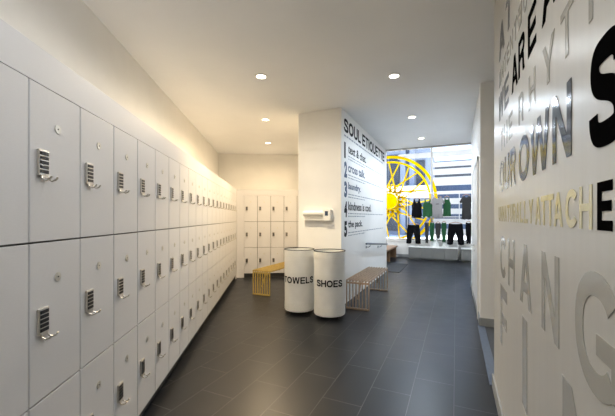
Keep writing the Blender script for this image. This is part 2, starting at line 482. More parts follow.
# recess: metal threshold and dark carpet
b = B(); box(b, XR - .03, XR + .05, 3.07, 4.69, .0005, .010, .003); M['threshold'] = mat('blued_metal_threshold', (.10, .13, .19), .5, .3, noise=.1, nscale=40)
struct('trim_2', b, M['threshold'])
M['carpet'] = mat('blue_grey_carpet', (.06, .07, .085), .9, noise=.5, nscale=160, bump=.4)
b = B(); box(b, XR + .052, 1.74, 2.62, 4.69, .0005, .007); struct('floor_recess', b, M['carpet'])

# door in the right-hand wall
dr = empty('door_1', (XR, 5.0, 0)); tag(dr, kind='structure')
b = B(); box(b, -.012, -.002, 0.05, 1.45, .002, 2.18)
box(b, -.02, -.002, 0, .06, .0, 2.24, .002); box(b, -.02, -.002, 1.44, 1.50, .0, 2.24, .002); box(b, -.02, -.002, 0, 1.5, 2.18, 2.24, .002)
obj('door_leaf', b, M['white_plastic'], dr)
b = B(); tube(b, [(-.013, .95, .95), (-.055, .95, .95), (-.062, .96, .95), (-.062, 1.09, .95)], .010)
cyl(b, (0, .95, .95), .026, .026, -.02, -.012, 20, 'X'); cyl(b, (0, .95, .86), .018, .018, -.02, -.012, 20, 'X')
obj('door_handle', b, M['steel'], dr, True)

# shop window: low wall, frame, glass, film bands
SZ = .60
b = B(); box(b, -6.4, 3.9, YW, YW + .2, 0, SZ - .03); box(b, -6.4, 3.9, YW - .03, YW + .2, SZ - .03, SZ, .004)
struct('wall_window_sill', b, M['paint'])
b = B(); box(b, -6.4, 3.9, YW - .012, YW - .001, 0, .10, .002); struct('baseboard_window', b, M['base'])
wroot = empty('window_1', (0, YW, SZ)); tag(wroot, kind='structure')
b = B()
box(b, -6.4, 3.9, .05, .13, .0, .05, .003); box(b, -6.4, 3.9, .05, .13, ZS - SZ - .05, ZS - SZ - .001, .003)
for x in (-6.37, -3.55, -.76, 1.9, 3.87):
    box(b, x - .028, x + .028, .04, .14, .05, ZS - SZ - .05, .003)
obj('window_frame', b, M['frame'], wroot)
b = B(); box(b, -6.36, 3.86, .088, .096, .05, ZS - SZ - .05); obj('window_glass', b, M['glass'], wroot)
bands = [(3.655, 3.477), (3.29, 3.125), (3.06, 2.857), (2.774, 2.49), (2.30, 2.19), (2.05, 1.85), (1.70, 1.517), (1.36, 1.18), (1.02, .80)]
for i, (za, zb) in enumerate(bands):
    x0 = -1.9 if i == 0 else -.72
    if i >= 6: x0 = -.72
    b = B(); box(b, x0, 3.84, .081, .0865, zb - SZ, za - SZ)
    obj('film_band', b, M['frost'], wroot)

# ------------------------------------------------------------------ outside
b = B(); prism(b, [(-40, YW + .22), (40, YW + .22), (40, 60), (-40, 60)], -.15, -.02); struct('ground_outside', b, M['pavement'])
YF = 27.0
def fac(px0, px1, py0, py1, y=YF):
    a = on_plane(px0, py0, 'Y', y); c = on_plane(px1, py1, 'Y', y)
    return a.x, c.x, min(a.z, c.z), max(a.z, c.z)
fb = empty('shop_building', (on_plane(400, 200, 'Y', YF).x, YF, 0), 0,
           'pale stone shop front across the street with dark glazing, left part of window view', 'building')
fx, fy = fb.location.x, fb.location.y
b = B(); box(b, -10, 2.3, .3, 6, 0, 6.9); obj('facade', b, M['fac_white'], fb)
def facade_part(name, px0, px1, z0, z1, d0, d1, m, bev=.02):
    xa = on_plane(px0, 200, 'Y', YF).x - fx; xb = on_plane(px1, 200, 'Y', YF).x - fx
    b = B(); box(b, xa, xb, d0, d1, z0, z1, bev); return obj(name, b, m, fb)
for (a0, a1, z0, z1) in ((378, 387, 4.0, 6.6), (388, 399, 4.0, 6.6), (416, 425, 3.95, 6.0)):
    w = facade_part('shop_window', a0, a1, z0, z1, .2, .32, M['fac_dark'])
facade_part('column', 400.5, 405.5, 0, 7.2, -.1, .3, M['fac_white'])
facade_part('column', 409.5, 414.5, 0, 7.2, -.1, .3, M['fac_white'])
facade_part('recess_panel', 406, 409, 4.0, 7.0, .15, .31, M['fac_blue'])
facade_part('sign_canopy', 375, 432, 2.95, 3.85, -1.1, .1, M['white_plastic'])
b = text_bm('WEST E', .03, .02, width=on_plane(416, 200, 'Y', YF).x - on_plane(406, 200, 'Y', YF).x, height=.2)
o = obj('sign_lettering', b, M['ink'], fb); o.rotation_euler = (R(90), 0, 0)
o.location = (on_plane(406, 200, 'Y', YF - 1.1).x - fx, -1.105, 3.3)
facade_part('entrance_glazing', 378, 399, .3, 2.7, .2, .32, M['fac_dark'])
facade_part('entrance_glazing', 401, 431, .3, 2.7, .2, .32, M['fac_blue'])

ob = empty('office_building', (7.2, 34, 0), 0, 'pale blue office building with ribbon windows seen right of the mullion', 'building')
b = B(); box(b, -9.8, 14, 0, 8, 0, 6.9); obj('facade', b, M['fac_mid'], ob)
for z, zh in ((.9, .7), (2.05, .75), (3.1, .7), (3.95, .65), (5.2, .6), (6.0, .5)):
    b = B(); box(b, -9.6, 13.8, -.06, .02, z, z + zh, .02); obj('ribbon_window', b, M['fac_blue'] if z < 5 else M['fac_dark'], ob)

# ------------------------------------------------------------------ lockers
LW, LH, LD = .309, .605, .56
KZ = .095
Z0 = [KZ + LH * 2, KZ + LH, KZ]           # top, middle, bottom
body = B(); box(body, .001, LW - .001, .022, LD, .001, LH - .001)
door = B(); box(door, .0042, LW - .0042, 0, .020, .0035, LH - .0035, .0018)
plate = B(); box(plate, .036, .092, -.010, -.0005, LH / 2 - .048, LH / 2 + .052, .003)
keys = B()
for i in range(5):
    z = LH / 2 - .038 + i * .0172
    box(keys, .042, .086, -.0125, -.0095, z, z + .0128, .001)
hook = B()
for x in (.050, .084):
    tube(hook, [(x, -.006, LH / 2 - .044), (x, -.012, LH / 2 - .058), (x, -.024, LH / 2 - .066), (x, -.040, LH / 2 - .060), (x, -.046, LH / 2 - .050)], .0038, 8)
box(hook, .050, .084, -.010, -.004, LH / 2 - .056, LH / 2 - .047, .001)
disc = B(); cyl(disc, (LW / 2, 0, LH / 2 + .155), .018, .018, -.003, -.0003, 24, 'Y')
hole = B(); cyl(hole, (LW / 2, 0, LH / 2 + .155), .003, .003, -.0042, -.0028, 12, 'Y')

lk = empty('locker', (0, 0, 0))
ob_body = obj('body', body, M['carcass'], lk)
ob_door = obj('door', door, M['locker'], lk)
for (nm, bm_, m_) in (('lock_plate', plate, 'steel'), ('hook', hook, 'steel'), ('number_disc', disc, 'disc')):
    obj(nm, bm_, M[m_], ob_door, nm == 'hook')
# the black keys ride on the plate's own level
obj('keypad', keys, M['black'], ob_door)
obj('disc_centre', hole, M['black'], ob_door)

def copy_tree(o, parent=None):
    c = o.copy(); COL.objects.link(c); c.parent = parent
    for ch in list(o.children):
        copy_tree(ch, c)
    return c

ORD = ['first', 'second', 'third', 'fourth', 'fifth', 'sixth', 'seventh', 'eighth', 'ninth', 'tenth', 'eleventh']
ROWS = ['top', 'middle', 'bottom']
used = [False]
def put_locker(t, s, rz, z, label, group):
    o = copy_tree(lk) if used[0] else lk
    used[0] = True
    p = ts(t, s)
    o.location = (p.x, p.y, z); o.rotation_euler = (0, 0, rz)
    tag(o, label, 'locker', group)
SF, TF = -.892, 7.60
T0 = 1.265 - LW
# long bank: doors face +s; local x runs along t, local y runs into the wall
for k in range(21):
    for r in range(3):
        if k <= 10: lab = 'grey-white locker, %s row of the long left bank, %s column from the near end' % (ROWS[r], ORD[k])
        else: lab = 'warm-lit locker, %s row of the long left bank, %s column from the back corner' % (ROWS[r], ORD[20 - k])
        put_locker(T0 + k * LW, SF, DA + R(90), Z0[r], lab, 'lockers of the long left bank')
SB = SF + .163
for k in range(7):
    for r in range(3):
        lab = 'cream locker, %s row of the back bank, %s column from the corner' % (ROWS[r], ORD[k])
        put_locker(TF, SB + k * LW, DA, Z0[r], lab, 'lockers of the back bank')

# fascia, ledge, toe kick and fillers of the two banks
TE = T0 + 21 * LW
def bank_box(b, t0, t1, s0, s1, z0, z1, bev=0):
    """axis-aligned in the bank frame"""
    pts = [ts(t0, s0), ts(t0, s1), ts(t1, s1), ts(t1, s0)]
    n0 = len(b.verts)
    prism(b, pts, z0, z1)
ZT = KZ + 3 * LH
b = B(); bank_box(b, T0 - .5, TF + .0, SF - .022, SF - .002, ZT + .001, ZT + .140)
bank_box(b, T0 - .5, TF, SW + .001, SF - .023, ZT + .115, ZT + .135)
struct('trim_3', b, M['locker'])
b = B(); bank_box(b, TF + .002, TF + .022, SF - .002, 1.66, ZT + .001, ZT + .140)
bank_box(b, TF + .023, TB - .001, SW + .001, 1.27, ZT + .115, ZT + .135)
struct('trim_4', b, M['locker'])
b = B(); bank_box(b, TE + .001, TF + .02, SF - .02, SF - .002, 0.0, ZT); bank_box(b, TF + .002, TF + .02, SF - .001, SB - .001, 0.0, ZT)
bank_box(b, TF + .002, TF + .02, SB + 7 * LW + .001, 1.66, 0.0, ZT)
bank_box(b, T0 - .5, T0 - .001, SF - .4, SF, 0.0, ZT)
struct('trim_5', b, M['locker'])
b = B(); bank_box(b, T0, TE, SF - .06, SF - .045, 0, KZ - .002); bank_box(b, TF + .045, TF + .06, SB, SB + 7 * LW, 0, KZ - .002)
struct('baseboard_lockers', b, M['kick'])

# ------------------------------------------------------------------ downlights
ring = B(); lathe(ring, [(.055, -.002), (.058, -.010), (.078, -.006), (.080, -.0005), (.055, -.0005)], n=40, close=True)
lens = B(); cyl(lens, (0, 0, 0), .054, .054, -.006, -.001, 32)
lens_w = lens.copy()
def lamp(x, y, power, color, label, warm=False, first=[None], size=.05, beam=0):
    e = empty('ceiling_downlight', (x, y, CZ), 0, label, 'ceiling light', 'recessed ceiling downlights')
    if first[0] is None:
        first[0] = (bpy.data.meshes.new('x'),)
        r_ = obj('trim_ring', ring, M['white_plastic'], e, True)
        l1 = obj('lens', lens, M['lamp_glow'], e)
        l2m = bpy.data.meshes.new('lens_warm'); lens_w.to_mesh(l2m); l2m.materials.append(M['lamp_glow_warm'])
        first[0] = (r_.data, l1.data, l2m)
        if warm: l1.data = l2m
    else:
        r_ = bpy.data.objects.new('trim_ring', first[0][0]); COL.objects.link(r_); r_.parent = e
        l_ = bpy.data.objects.new('lens', first[0][2] if warm else first[0][1]); COL.objects.link(l_); l_.parent = e
    ld = bpy.data.lights.new('downlight_lamp', 'SPOT')
    ld.energy = power; ld.color = color; ld.spot_size = R(172); ld.spot_blend = .7; ld.shadow_soft_size = size
    lo = bpy.data.objects.new('downlight_lamp', ld); COL.objects.link(lo)
    lo.parent = e; lo.location = (0, 0, -.03)
    if beam:   # second spot added to this fixture to warm the floor
        bd = bpy.data.lights.new('added_floor_spot', 'SPOT')
        bd.energy = beam; bd.color = (1.0, .78, .46); bd.spot_size = R(104); bd.spot_blend = .6; bd.shadow_soft_size = .05
        bo = bpy.data.objects.new('added_floor_spot', bd); COL.objects.link(bo)
        bo.parent = e; bo.location = (0, 0, -.03)
for (t, pw, colr, lab) in ((.3, P_MID * 1.1, (.92, .96, 1.0), None), (2.2, P_MID * 1.0, (.98, .96, .94), None),
                     (4.0, P_MID * 1.9, (1.0, .84, .62), 'lit round downlight in warm ceiling, nearest of the left row'),
                     (5.75, P_WARM * 1.25, WARM, 'lit round downlight in warm ceiling, middle of the left row'),
                     (7.55, P_WARM * .5, WARM, 'small lit downlight in warm ceiling, farthest of left row near lockers')):
    p = ts(t, -.175)
    lamp(p.x, p.y, pw, colr, lab or ('round downlight in the corridor ceiling beside %s' % ('the camera spot' if t < 1 else 'the nearest lockers')), colr == WARM, beam=130 if t == 4.0 else 0)
for (y, pw, lab) in ((4.03, P_RIGHT * .5, 'lit round downlight in grey ceiling, nearest of the right row'),
                (5.81, P_RIGHT * 2.6, 'lit round downlight in grey ceiling, middle of right row beside block wall'),
                (7.45, P_RIGHT * 4.5, 'small lit downlight in grey ceiling, farthest of right row near window')):
    lamp(-.69, y, pw, DAYW if y < 5 else (.74, .86, 1.0), lab)
CZ_ = CZ
CZ = ZS
for x in (-3.4, -1.2, 1.0):  # unseen lamps added to brighten the clothes and the window side
    lamp(x, 9.7, P_SHOP_FILL, DAYW, 'added unseen fill downlight in the tall shop ceiling above the %s' % {-3.4: 'wooden bench side', -1.2: 'door mat', 1.0: 'clothes side'}[x])
CZ = CZ_

# ------------------------------------------------------------------ lettering on the right-hand wall
G, K_, GO = M['vinyl_grey'], M['vinyl_black'], M['vinyl_gold']
def letters(word, spans, z0, z1, m, label, off=.03):
    root = empty('wall_lettering', (XR - .0006, spans[0][0], z0), 0, label, 'lettering', 'lettering on the right-hand wall')
    for ch, (ya, yb) in zip(word, spans):
        b = word_bm(ch, ya - yb, z1 - z0, w=.15 + off * 1.6)
        for v in b.verts:
            x, y, z = v.co
            v.co = Vector((-z, -x, y))
        obj('letter', b, m, root, loc=(0, ya - spans[0][0], 0))
def even(y0, y1, n, k=.78):
    p = (y0 - y1) / (n - 1 + k)
    return [(y0 - i * p, y0 - i * p - k * p) for i in range(n)]
letters('AT', [(2.70, 2.42), (2.36, 2.12)], 2.52, 2.74, K_, 'dark word AT at top of the right-hand wall')
letters('INTENTION', even(2.70, 1.55, 9, .7), 2.33, 2.44, G, 'faint grey word INTENTION near top of the right-hand wall', .02)
letters('WE', [(2.72, 2.47), (2.42, 2.24)], 2.087, 2.27, K_, 'black word WE high on right-hand wall, left of ARE')
letters('ARE', [(2.12, 1.93), (1.904, 1.745), (1.671, 1.514)], 2.087, 2.27, M['vinyl_deep'], 'black word ARE high on the right-hand wall')
letters('A', [(1.42, 1.22)], 2.087, 2.27, M['vinyl_deep'], 'single black letter A right of the word ARE')
letters('THE', even(2.62, 2.10, 3, .7), 1.855, 2.0, G, 'pale grey word THE left of RHYTHM on right-hand wall', .02)
letters('RHYTH', [(1.90, 1.78), (1.656, 1.531), (1.411, 1.255), (1.19, 1.075), (.965, .85)], 1.855, 2.0, G, 'pale grey letters RHYTH across the upper right-hand wall', .02)
letters('OUR', [(2.66, 2.45), (2.41, 2.22), (2.17, 1.99)], 1.575, 1.785, K_, 'glossy word OUR reflecting daylight on the right-hand wall')
letters('OWN', [(1.898, 1.65), (1.62, 1.32), (1.279, 1.091)], 1.57, 1.78, K_, 'glossy word OWN on the right-hand wall, dark at the top')
letters('S', [(.962, .785)], 1.55, 1.785, M['vinyl_deep'], 'big black letter S at right edge of the photo', .05)
letters('UNNATURALLY', even(2.72, 1.57, 11), 1.375, 1.475, GO, 'pale gold word UNNATURALLY at eye level on right-hand wall')
letters('ATTACH', [(1.53, 1.44), (1.435, 1.35), (1.345, 1.27), (1.265, 1.17), (1.143, 1.05), (1.029, .945)], 1.372, 1.477, GO, 'gold letters ATTACH at eye level on right-hand wall')
letters('E', [(.915, .84)], 1.372, 1.477, M['vinyl_deep'], 'black letter E ending the gold lettering at right edge', .05)
letters('CHANG', [(2.627, 2.37), (2.257, 2.02), (1.861, 1.60), (1.425, 1.207), (1.06, .79)], 1.0, 1.278, G, 'large grey letters CHANG across the lower right-hand wall')
letters('FIN', [(2.62, 2.30), (1.80, 1.69), (1.17, .82)], .53, .94, G, 'big pale letters FIN along the bottom of right-hand wall', .035)

# ------------------------------------------------------------------ etiquette lettering on the block wall
sg = empty('etiquette_sign', (XI1, YI0, 0), 0, 'black numbered SOUL ETIQUETTE rules lettered on the pale block wall', 'lettering')
def block_word(name, body, y0, y1, z0, z1, m, off=.0, label=None):
    b = text_bm(body, .0012, off, width=y1 - y0, height=z1 - z0)
    for v in b.verts:
        x, y, z = v.co
        v.co = Vector((z, x, y))
    o = obj(name, b, m, sg, loc=(.0006, y0 - YI0, z0))
    if label: o['label'] = label
    return o
def block_words(name, body, y0, y1, z0, z1, m, off):
    """each word of a heading in its own mesh, all on one baseline"""
    full = text_bm(body, .0012, off, width=y1 - y0, height=z1 - z0)
    bmesh.ops.triangulate(full, faces=full.faces)
    # islands, left to right, gathered into words at the wider gaps
    seen, isl = set(), []
    for v in full.verts:
        if v in seen: continue
        st, cur = [v], []
        seen.add(v)
        while st:
            u = st.pop(); cur.append(u)
            for e_ in u.link_edges:
                o_ = e_.other_vert(u)
                if o_ not in seen: seen.add(o_); st.append(o_)
        isl.append((min(u.co.x for u in cur), max(u.co.x for u in cur), cur))
    isl.sort(key=lambda q: q[0])
    words, right = [], None
    for a_, c_, cur in isl:
        if right is None or a_ - right > .045: words.append([])
        words[-1] += cur; right = c_ if right is None else max(right, c_)
    for wd in words:
        ws = set(wd); b = B(); mp = {v: b.verts.new((v.co.z, v.co.x, v.co.y)) for v in wd}
        for f in full.faces:
            if f.verts[0] in ws: b.faces.new([mp[v] for v in f.verts])
        obj(name, b, m, sg, loc=(.0006, y0 - YI0, z0))
    full.free()
INK, INK_SHEEN = M['ink'], M['ink_blue_sheen']
def sign_word(name, word, y0, y1, z0, z1, m, w=.21):
    b = word_bm(word, y1 - y0, z1 - z0, w=w)
    for v in b.verts: v.co = Vector((v.co.z, v.co.x, v.co.y))
    obj(name, b, m, sg, loc=(.0006, y0 - YI0, z0))
yy = 4.97
tw = sum(WID[c] + .10 for c in 'SOULETIQUETTE') + .32
for c in 'SOUL ETIQUETTE':
    if c == ' ': yy += .30 * 3.25 / tw; continue
    wd_ = WID[c] * 3.25 / tw
    sign_word('title_letter', c, yy, yy + wd_, 2.80 if c != 'Q' else 2.787, 3.02, INK)
    yy += (WID[c] + .10) * 3.25 / tw
items = [('1', 'text & chat.', 6.38, 2.37, INK), ('2', 'cross talk.', 6.28, 2.055, INK_SHEEN), ('3', 'laundry.', 5.98, 1.73, INK_SHEEN),
         ('4', 'kindness is cool.', 6.80, 1.405, INK), ('5', 'the pack.', 6.10, 1.08, INK)]
for (n_, tx, ye, z, m_) in items:
    block_word('numeral', n_, 4.985, 5.135 if n_ != '1' else 5.06, z, z + .262, m_, .055)
    hgt = .15 if n_ != '3' else .15
    block_words('heading', tx, 5.20, ye, z + .115, z + .115 + hgt, m_, .02)
    for li, (zz, yend) in enumerate(((z + .055, 8.05), (z + .008, 6.3))):
        y = 5.20; b = B()
        while y < yend:
            w = random.uniform(.05, .20)
            box(b, .0006, .0016, y - YI0, min(y + w, yend) - YI0, zz, zz + .015)
            y += w + .035
        obj('small_print', b, M['ink_grey'], sg)
b = B(); y = 4.99
while y < 7.9:
    w = random.uniform(.06, .2); box(b, .0006, .0016, y - YI0, y + w - YI0, 2.725, 2.75); y += w + .035
obj('subtitle', b, M['ink_grey'], sg)

# ------------------------------------------------------------------ handrail on the block wall
hr = empty('wall_handrail', (XI1, 6.2, .84), 0, 'short silver handrail bracketed to the lettered block wall above the bench', 'handrail')
b = B(); tube(b, [(.085, -.12, .055), (.085, .0, .05), (.085, 1.9, -.10)], .020, 14); obj('rail', b, M['steel_dark'], hr, True)
for y in (.18, 1.25):
    b = B(); z = .05 - .15 * y / 1.9
    tube(b, [(.004, y, z - .07), (.05, y, z - .07), (.085, y, z - .05), (.085, y, z - .02)], .008, 8)
    cyl(b, (0, y, z - .07), .028, .028, .0006, .010, 20, 'X')
    obj('bracket', b, M['steel_dark'], hr, True)

# ------------------------------------------------------------------ paper dispenser on the front of the block
a = on_plane(304.5, 206, 'Y', YI0); c = on_plane(331, 216, 'Y', YI0)
wd = c.x - a.x
dp = empty('roll_dispenser', (a.x, YI0 - .001, 1.40), 0, 'small white roll dispenser mounted on the cream front of the block wall', 'dispenser')
b = B(); box(b, 0, wd, -.018, 0, -.045, .10, .004); obj('back_plate', b, M['white_plastic'], dp)
b = B(); cyl(b, (0, -.062, .065), .042, .042, .02, wd - .10, 28, 'X'); obj('roll', b, M['roll'], dp, True)
b = B(); box(b, wd - .095, wd + .03, -.11, 0, -.05, .13, .008); obj('end_cover', b, M['white_plastic'], dp)
b = B(); box(b, wd - .06, wd - .01, -.112, -.1105, .03, .10); obj('notice', b, M['ink_blue_sheen'], dp, loc=None)
b = B(); box(b, .01, wd - .10, -.09, -.02, -.045, -.030, .003); obj('tray', b, M['white_plastic'], dp)

# ------------------------------------------------------------------ hampers
def hamper(cx, cy, word, span, label):
    e = empty('laundry_hamper', (cx, cy, 0), math.atan2(-cx, cy) - (R(5) if word == 'TOWELS' else 0), label, 'hamper', 'white mesh hampers by the block wall')
    r, zt, zb = .222, .93, .055
    b = B(); lathe(b, [(r * .985, zb + .10), (r, .5), (r, zt - .10)], n=64); obj('mesh_body', b, M['mesh'], e, True)
    b = B(); lathe(b, [(r + .003, zt - .10), (r + .003, zt - .006), (r - .004, zt - .006), (r - .004, zt - .10)], n=64, close=True); obj('top_band', b, M['roll'], e, True)
    b = B(); lathe(b, [(r * .985 + .003, zb), (r * .985 + .003, zb + .10), (r * .985 - .004, zb + .10), (r * .985 - .004, zb)], n=64, close=True); obj('bottom_band', b, M['roll'], e, True)
    b = B(); lathe(b, [(r + .004, zt - .004), (r + .005, zt + .003), (r, zt + .006), (r - .008, zt + .003), (r - .008, zt - .004)], n=64, close=True); obj('rim', b, M['f_dark'], e, True)
    b = B(); cyl(b, (0, 0, 0), r * .97, r * .97, zb - .012, zb + .006, 48); obj('base', b, M['white_plastic'], e)
    b = B(); lathe(b, [(r * .80, zb + .01), (r * .82, .45), (r * .93, zt - .03)], n=40)
    for v in b.verts: v.co.x *= 1 + .05 * math.sin(7 * math.atan2(v.co.y, v.co.x)); v.co.y *= 1 + .05 * math.sin(5 * math.atan2(v.co.y, v.co.x))
    obj('liner_bag', b, M['f_white'], e, True)
    for k in range(4):
        aa = R(45 + 90 * k)
        b = B(); x, y = .15 * math.cos(aa), .15 * math.sin(aa)
        cyl(b, (x, y, .018), .018, .018, -.008, .008, 16, 'X'); box(b, x - .011, x + .011, y - .010, y + .010, .024, zb - .012)
        obj('caster', b, M['black'], e, True)
    L = 2 * span * (r + .003)
    b = word_bm(word, L, .092, .0015, .20)
    bmesh.ops.triangulate(b, faces=b.faces)
    for it in range(2):
        es = [ed for ed in b.edges if ed.calc_length() > .012]
        bmesh.ops.subdivide_edges(b, edges=es, cuts=1)
        bmesh.ops.triangulate(b, faces=b.faces)
    for v in b.verts:
        an = (v.co.x - L / 2) / (r + .003)
        rr = r + .003 + v.co.z
        v.co = Vector((rr * math.sin(an), -rr * math.cos(an), .455 + v.co.y))
    obj('lettering', b, M['ink'], e)
    return e
hamper(-2.125, 4.32, 'TOWELS', R(66), 'white mesh cylinder hamper lettered TOWELS')
hamper(-1.634, 4.29, 'SHOES', R(50), 'white mesh cylinder hamper lettered SHOES')

# ------------------------------------------------------------------ slatted benches
def bench(x0, x1, y0, y1, h, m, label, m2=None):
    e = empty('slatted_bench', ((x0 + x1) / 2, (y0 + y1) / 2, 0), 0, label, 'bench', 'slatted benches')
    w, L = (x1 - x0) / 2, (y1 - y0) / 2
    n = 8; bw = .0145
    xs = [-w + bw / 2 + i * (2 * w - bw) / (n - 1) for i in range(n)]
    b = B()
    for x in xs: box(b, x - bw / 2, x + bw / 2, -L, L, h - .030, h, .003)
    for y in (-L * .45, L * .45): box(b, -w + bw, w - bw, y - .012, y + .012, h - .042, h - .026)
    obj('seat', b, m, e)
    for s in (-1, 1):
        b = B(); y = s * (L - .012)
        for x in xs: box(b, x - bw / 2, x + bw / 2, y - .012, y + .012, .030, h - .031, .002)
        box(b, -w, w, y - .014, y + .014, 0.002, .029, .003)
        box(b, -w + bw, w - bw, y - .008, y + .008, h - .06, h - .032)
        obj('leg_frame', b, m, e)
        b = B(); box(b, -.010, .010, -.010, .010, 0, .30, .002, Matrix.Translation((0, s * (L - .20), h - .05)) @ Matrix.Rotation(R(-s * 145), 4, 'X'))
        obj('brace', b, m, e)
    return e
bench(-1.535, -1.175, 4.74, 6.19, .45, M['wood_cool'], 'brown slatted bench against the lettered block wall')
bench(-3.36, -3.00, 4.90, 6.32, .45, M['wood_warm_tint'], 'slatted bench tinted golden as in warm light, standing near the back lockers')

# ------------------------------------------------------------------ shop area
# wooden bench under the window and mat
wb = empty('wooden_bench', (-2.12, 10.4, 0), 0, 'brown wooden bench by the shop window beyond the block wall', 'bench')
b = B(); box(b, -.26, .24, -1.3, 1.3, .36, .41, .006); obj('seat', b, M['wood_box'], wb)
for y in (-1.22, 0, 1.18):
    b = B(); box(b, -.24, .21, y - .035, y + .035, 0, .359, .004); obj('leg', b, M['wood_box'], wb)
b = B()
for i in range(11): box(b, -.215, -.195, -1.18 + i * .21, -1.0 + i * .21, .02, .355)
obj('back_panel', b, M['wood_box'], wb)
b = B(); box(b, -.55, .0, -.82, .82, 0.0005, .012, .003)
tag(obj('door_mat', b, M['mat'], None, loc=(-1.30, 9.2, 0)), 'dark rectangular mat on the tiles past the block wall', 'mat')

# low cabinets
CY0, CY1, CH_ = 11.24, 11.72, .40
def cab_x(px): return on_plane(px, 255, 'Y', CY0).x
def cabinet(px0, px1, label, handle_side=1):
    x0, x1 = cab_x(px0), cab_x(px1)
    e = empty('low_cabinet', ((x0 + x1) / 2, CY0, 0), 0, label, 'cabinet', 'grey low cabinets under the clothes')
    w = (x1 - x0) / 2
    b = B(); box(b, -w + .001, w - .001, .022, CY1 - CY0, .05, CH_); box(b, -w + .01, w - .01, .05, .40, 0, .05)
    obj('body', b, M['carcass'], e)
    b = B(); box(b, -w + .008, w - .008, 0, .020, .055, CH_ - .004, .002); obj('door', b, M['cabinet'], e)
pxs = [408.4, 420.4, 432.6, 444.6, 457.8]
names = ['leftmost', 'second from left', 'third from left', 'fourth from left, beside the rack post']
for i in range(4): cabinet(pxs[i], pxs[i + 1], 'grey low cabinet under the clothes, %s' % names[i])
xg = cab_x(461)
wC = cab_x(457.8) - cab_x(444.6)
def cabinet_x(x0, x1, label):
    pass
for i in range(3):
    x0 = xg + i * wC
    e = empty('low_cabinet', (x0 + wC / 2, CY0, 0), 0, 'grey low cabinet right of the rack post, %s' % ['beside the post', 'second from the post', 'third from the post'][i], 'cabinet', 'grey low cabinets under the clothes')
    w = wC / 2
    b = B(); box(b, -w + .001, w - .001, .022, CY1 - CY0, .05, CH_); box(b, -w + .01, w - .01, .05, .40, 0, .05)
    obj('body', b, M['carcass'], e)
    b = B(); box(b, -w + .008, w - .008, 0, .020, .055, CH_ - .004, .002); obj('door', b, M['cabinet'], e)
xL = cab_x(408.4); xP = cab_x(457.8)
b = B(); box(b, xL, xP, CY0 - .01, CY1, CH_ + .001, CH_ + .026, .003)
tag(obj('countertop', b, M['counter']), 'white countertop on the low cabinets left of rack post', 'countertop')
b = B(); box(b, xg, xg + 3 * wC, CY0 - .01, CY1, CH_ + .001, CH_ + .026, .003)
tag(obj('countertop', b, M['counter']), 'white countertop on the low cabinets right of rack post', 'countertop')

# clothes rack
YR = 11.42
rk = empty('clothes_rack', ((xP + xg) / 2, YR, 0), 0, 'white two tier clothes rack in front of the window', 'clothes rack')
ox = rk.location.x
b = B(); tube(b, [(0, .14, 0.002), (0, .14, 2.26)], .014, 12); obj('post', b, M['rail'], rk, True)
xl = on_plane(407, 200, 'Y', YR).x - ox
for x in (xl, 1.7):
    b = B(); tube(b, [(x, .14, CH_ + .028), (x, .14, 2.26)], .014, 12); obj('post', b, M['rail'], rk, True)
for z in (2.21, 1.42):
    b = B(); tube(b, [(xl, 0, z), (1.7, 0, z)], .012, 12)
    for x in (xl + .012, 0, 1.688): tube(b, [(x, 0, z), (x, .14, z)], .009, 8)
    obj('hanging_rail', b, M['rail'], rk, True)

# garments
OUT = {
 'tank': [(-.30, 1.0), (-.20, 1.0), (-.16, .90), (-.08, .82), (0, .79), (.08, .82), (.16, .90), (.20, 1.0), (.30, 1.0), (.32, .88), (.38, .76), (.48, .68),
          (.46, .45), (.48, .2), (.50, 0.02), (.3, -.01), (0, .01), (-.3, -.01), (-.50, .02), (-.48, .2), (-.46, .45), (-.48, .68), (-.38, .76), (-.32, .88)],
 'tee': [(-.30, .97), (-.14, 1.0), (-.08, .95), (0, .93), (.08, .95), (.14, 1.0), (.30, .97), (.5, .76), (.42, .66), (.33, .72), (.32, .45), (.34, .2), (.37, .02),
         (.15, -.01), (0, .01), (-.15, -.01), (-.37, .02), (-.34, .2), (-.32, .45), (-.33, .72), (-.42, .66), (-.5, .76)],
 'shorts': [(-.40, 1.0), (-.2, .985), (0, .98), (.2, .985), (.40, 1.0), (.44, .75), (.48, .4), (.50, .02), (.33, -.01), (.15, .02), (.10, .30), (.0, .58), (-.10, .30), (-.15, .02),
            (-.33, -.01), (-.50, .02), (-.48, .4), (-.44, .75)],
 'leggings': [(-.45, 1.0), (0, .98), (.45, 1.0), (.50, .8), (.42, .5), (.36, .2), (.30, 0), (.05, .01), (0, .06), (-.05, .01), (-.32, 0), (-.38, .2), (-.44, .5), (-.50, .8)],
}
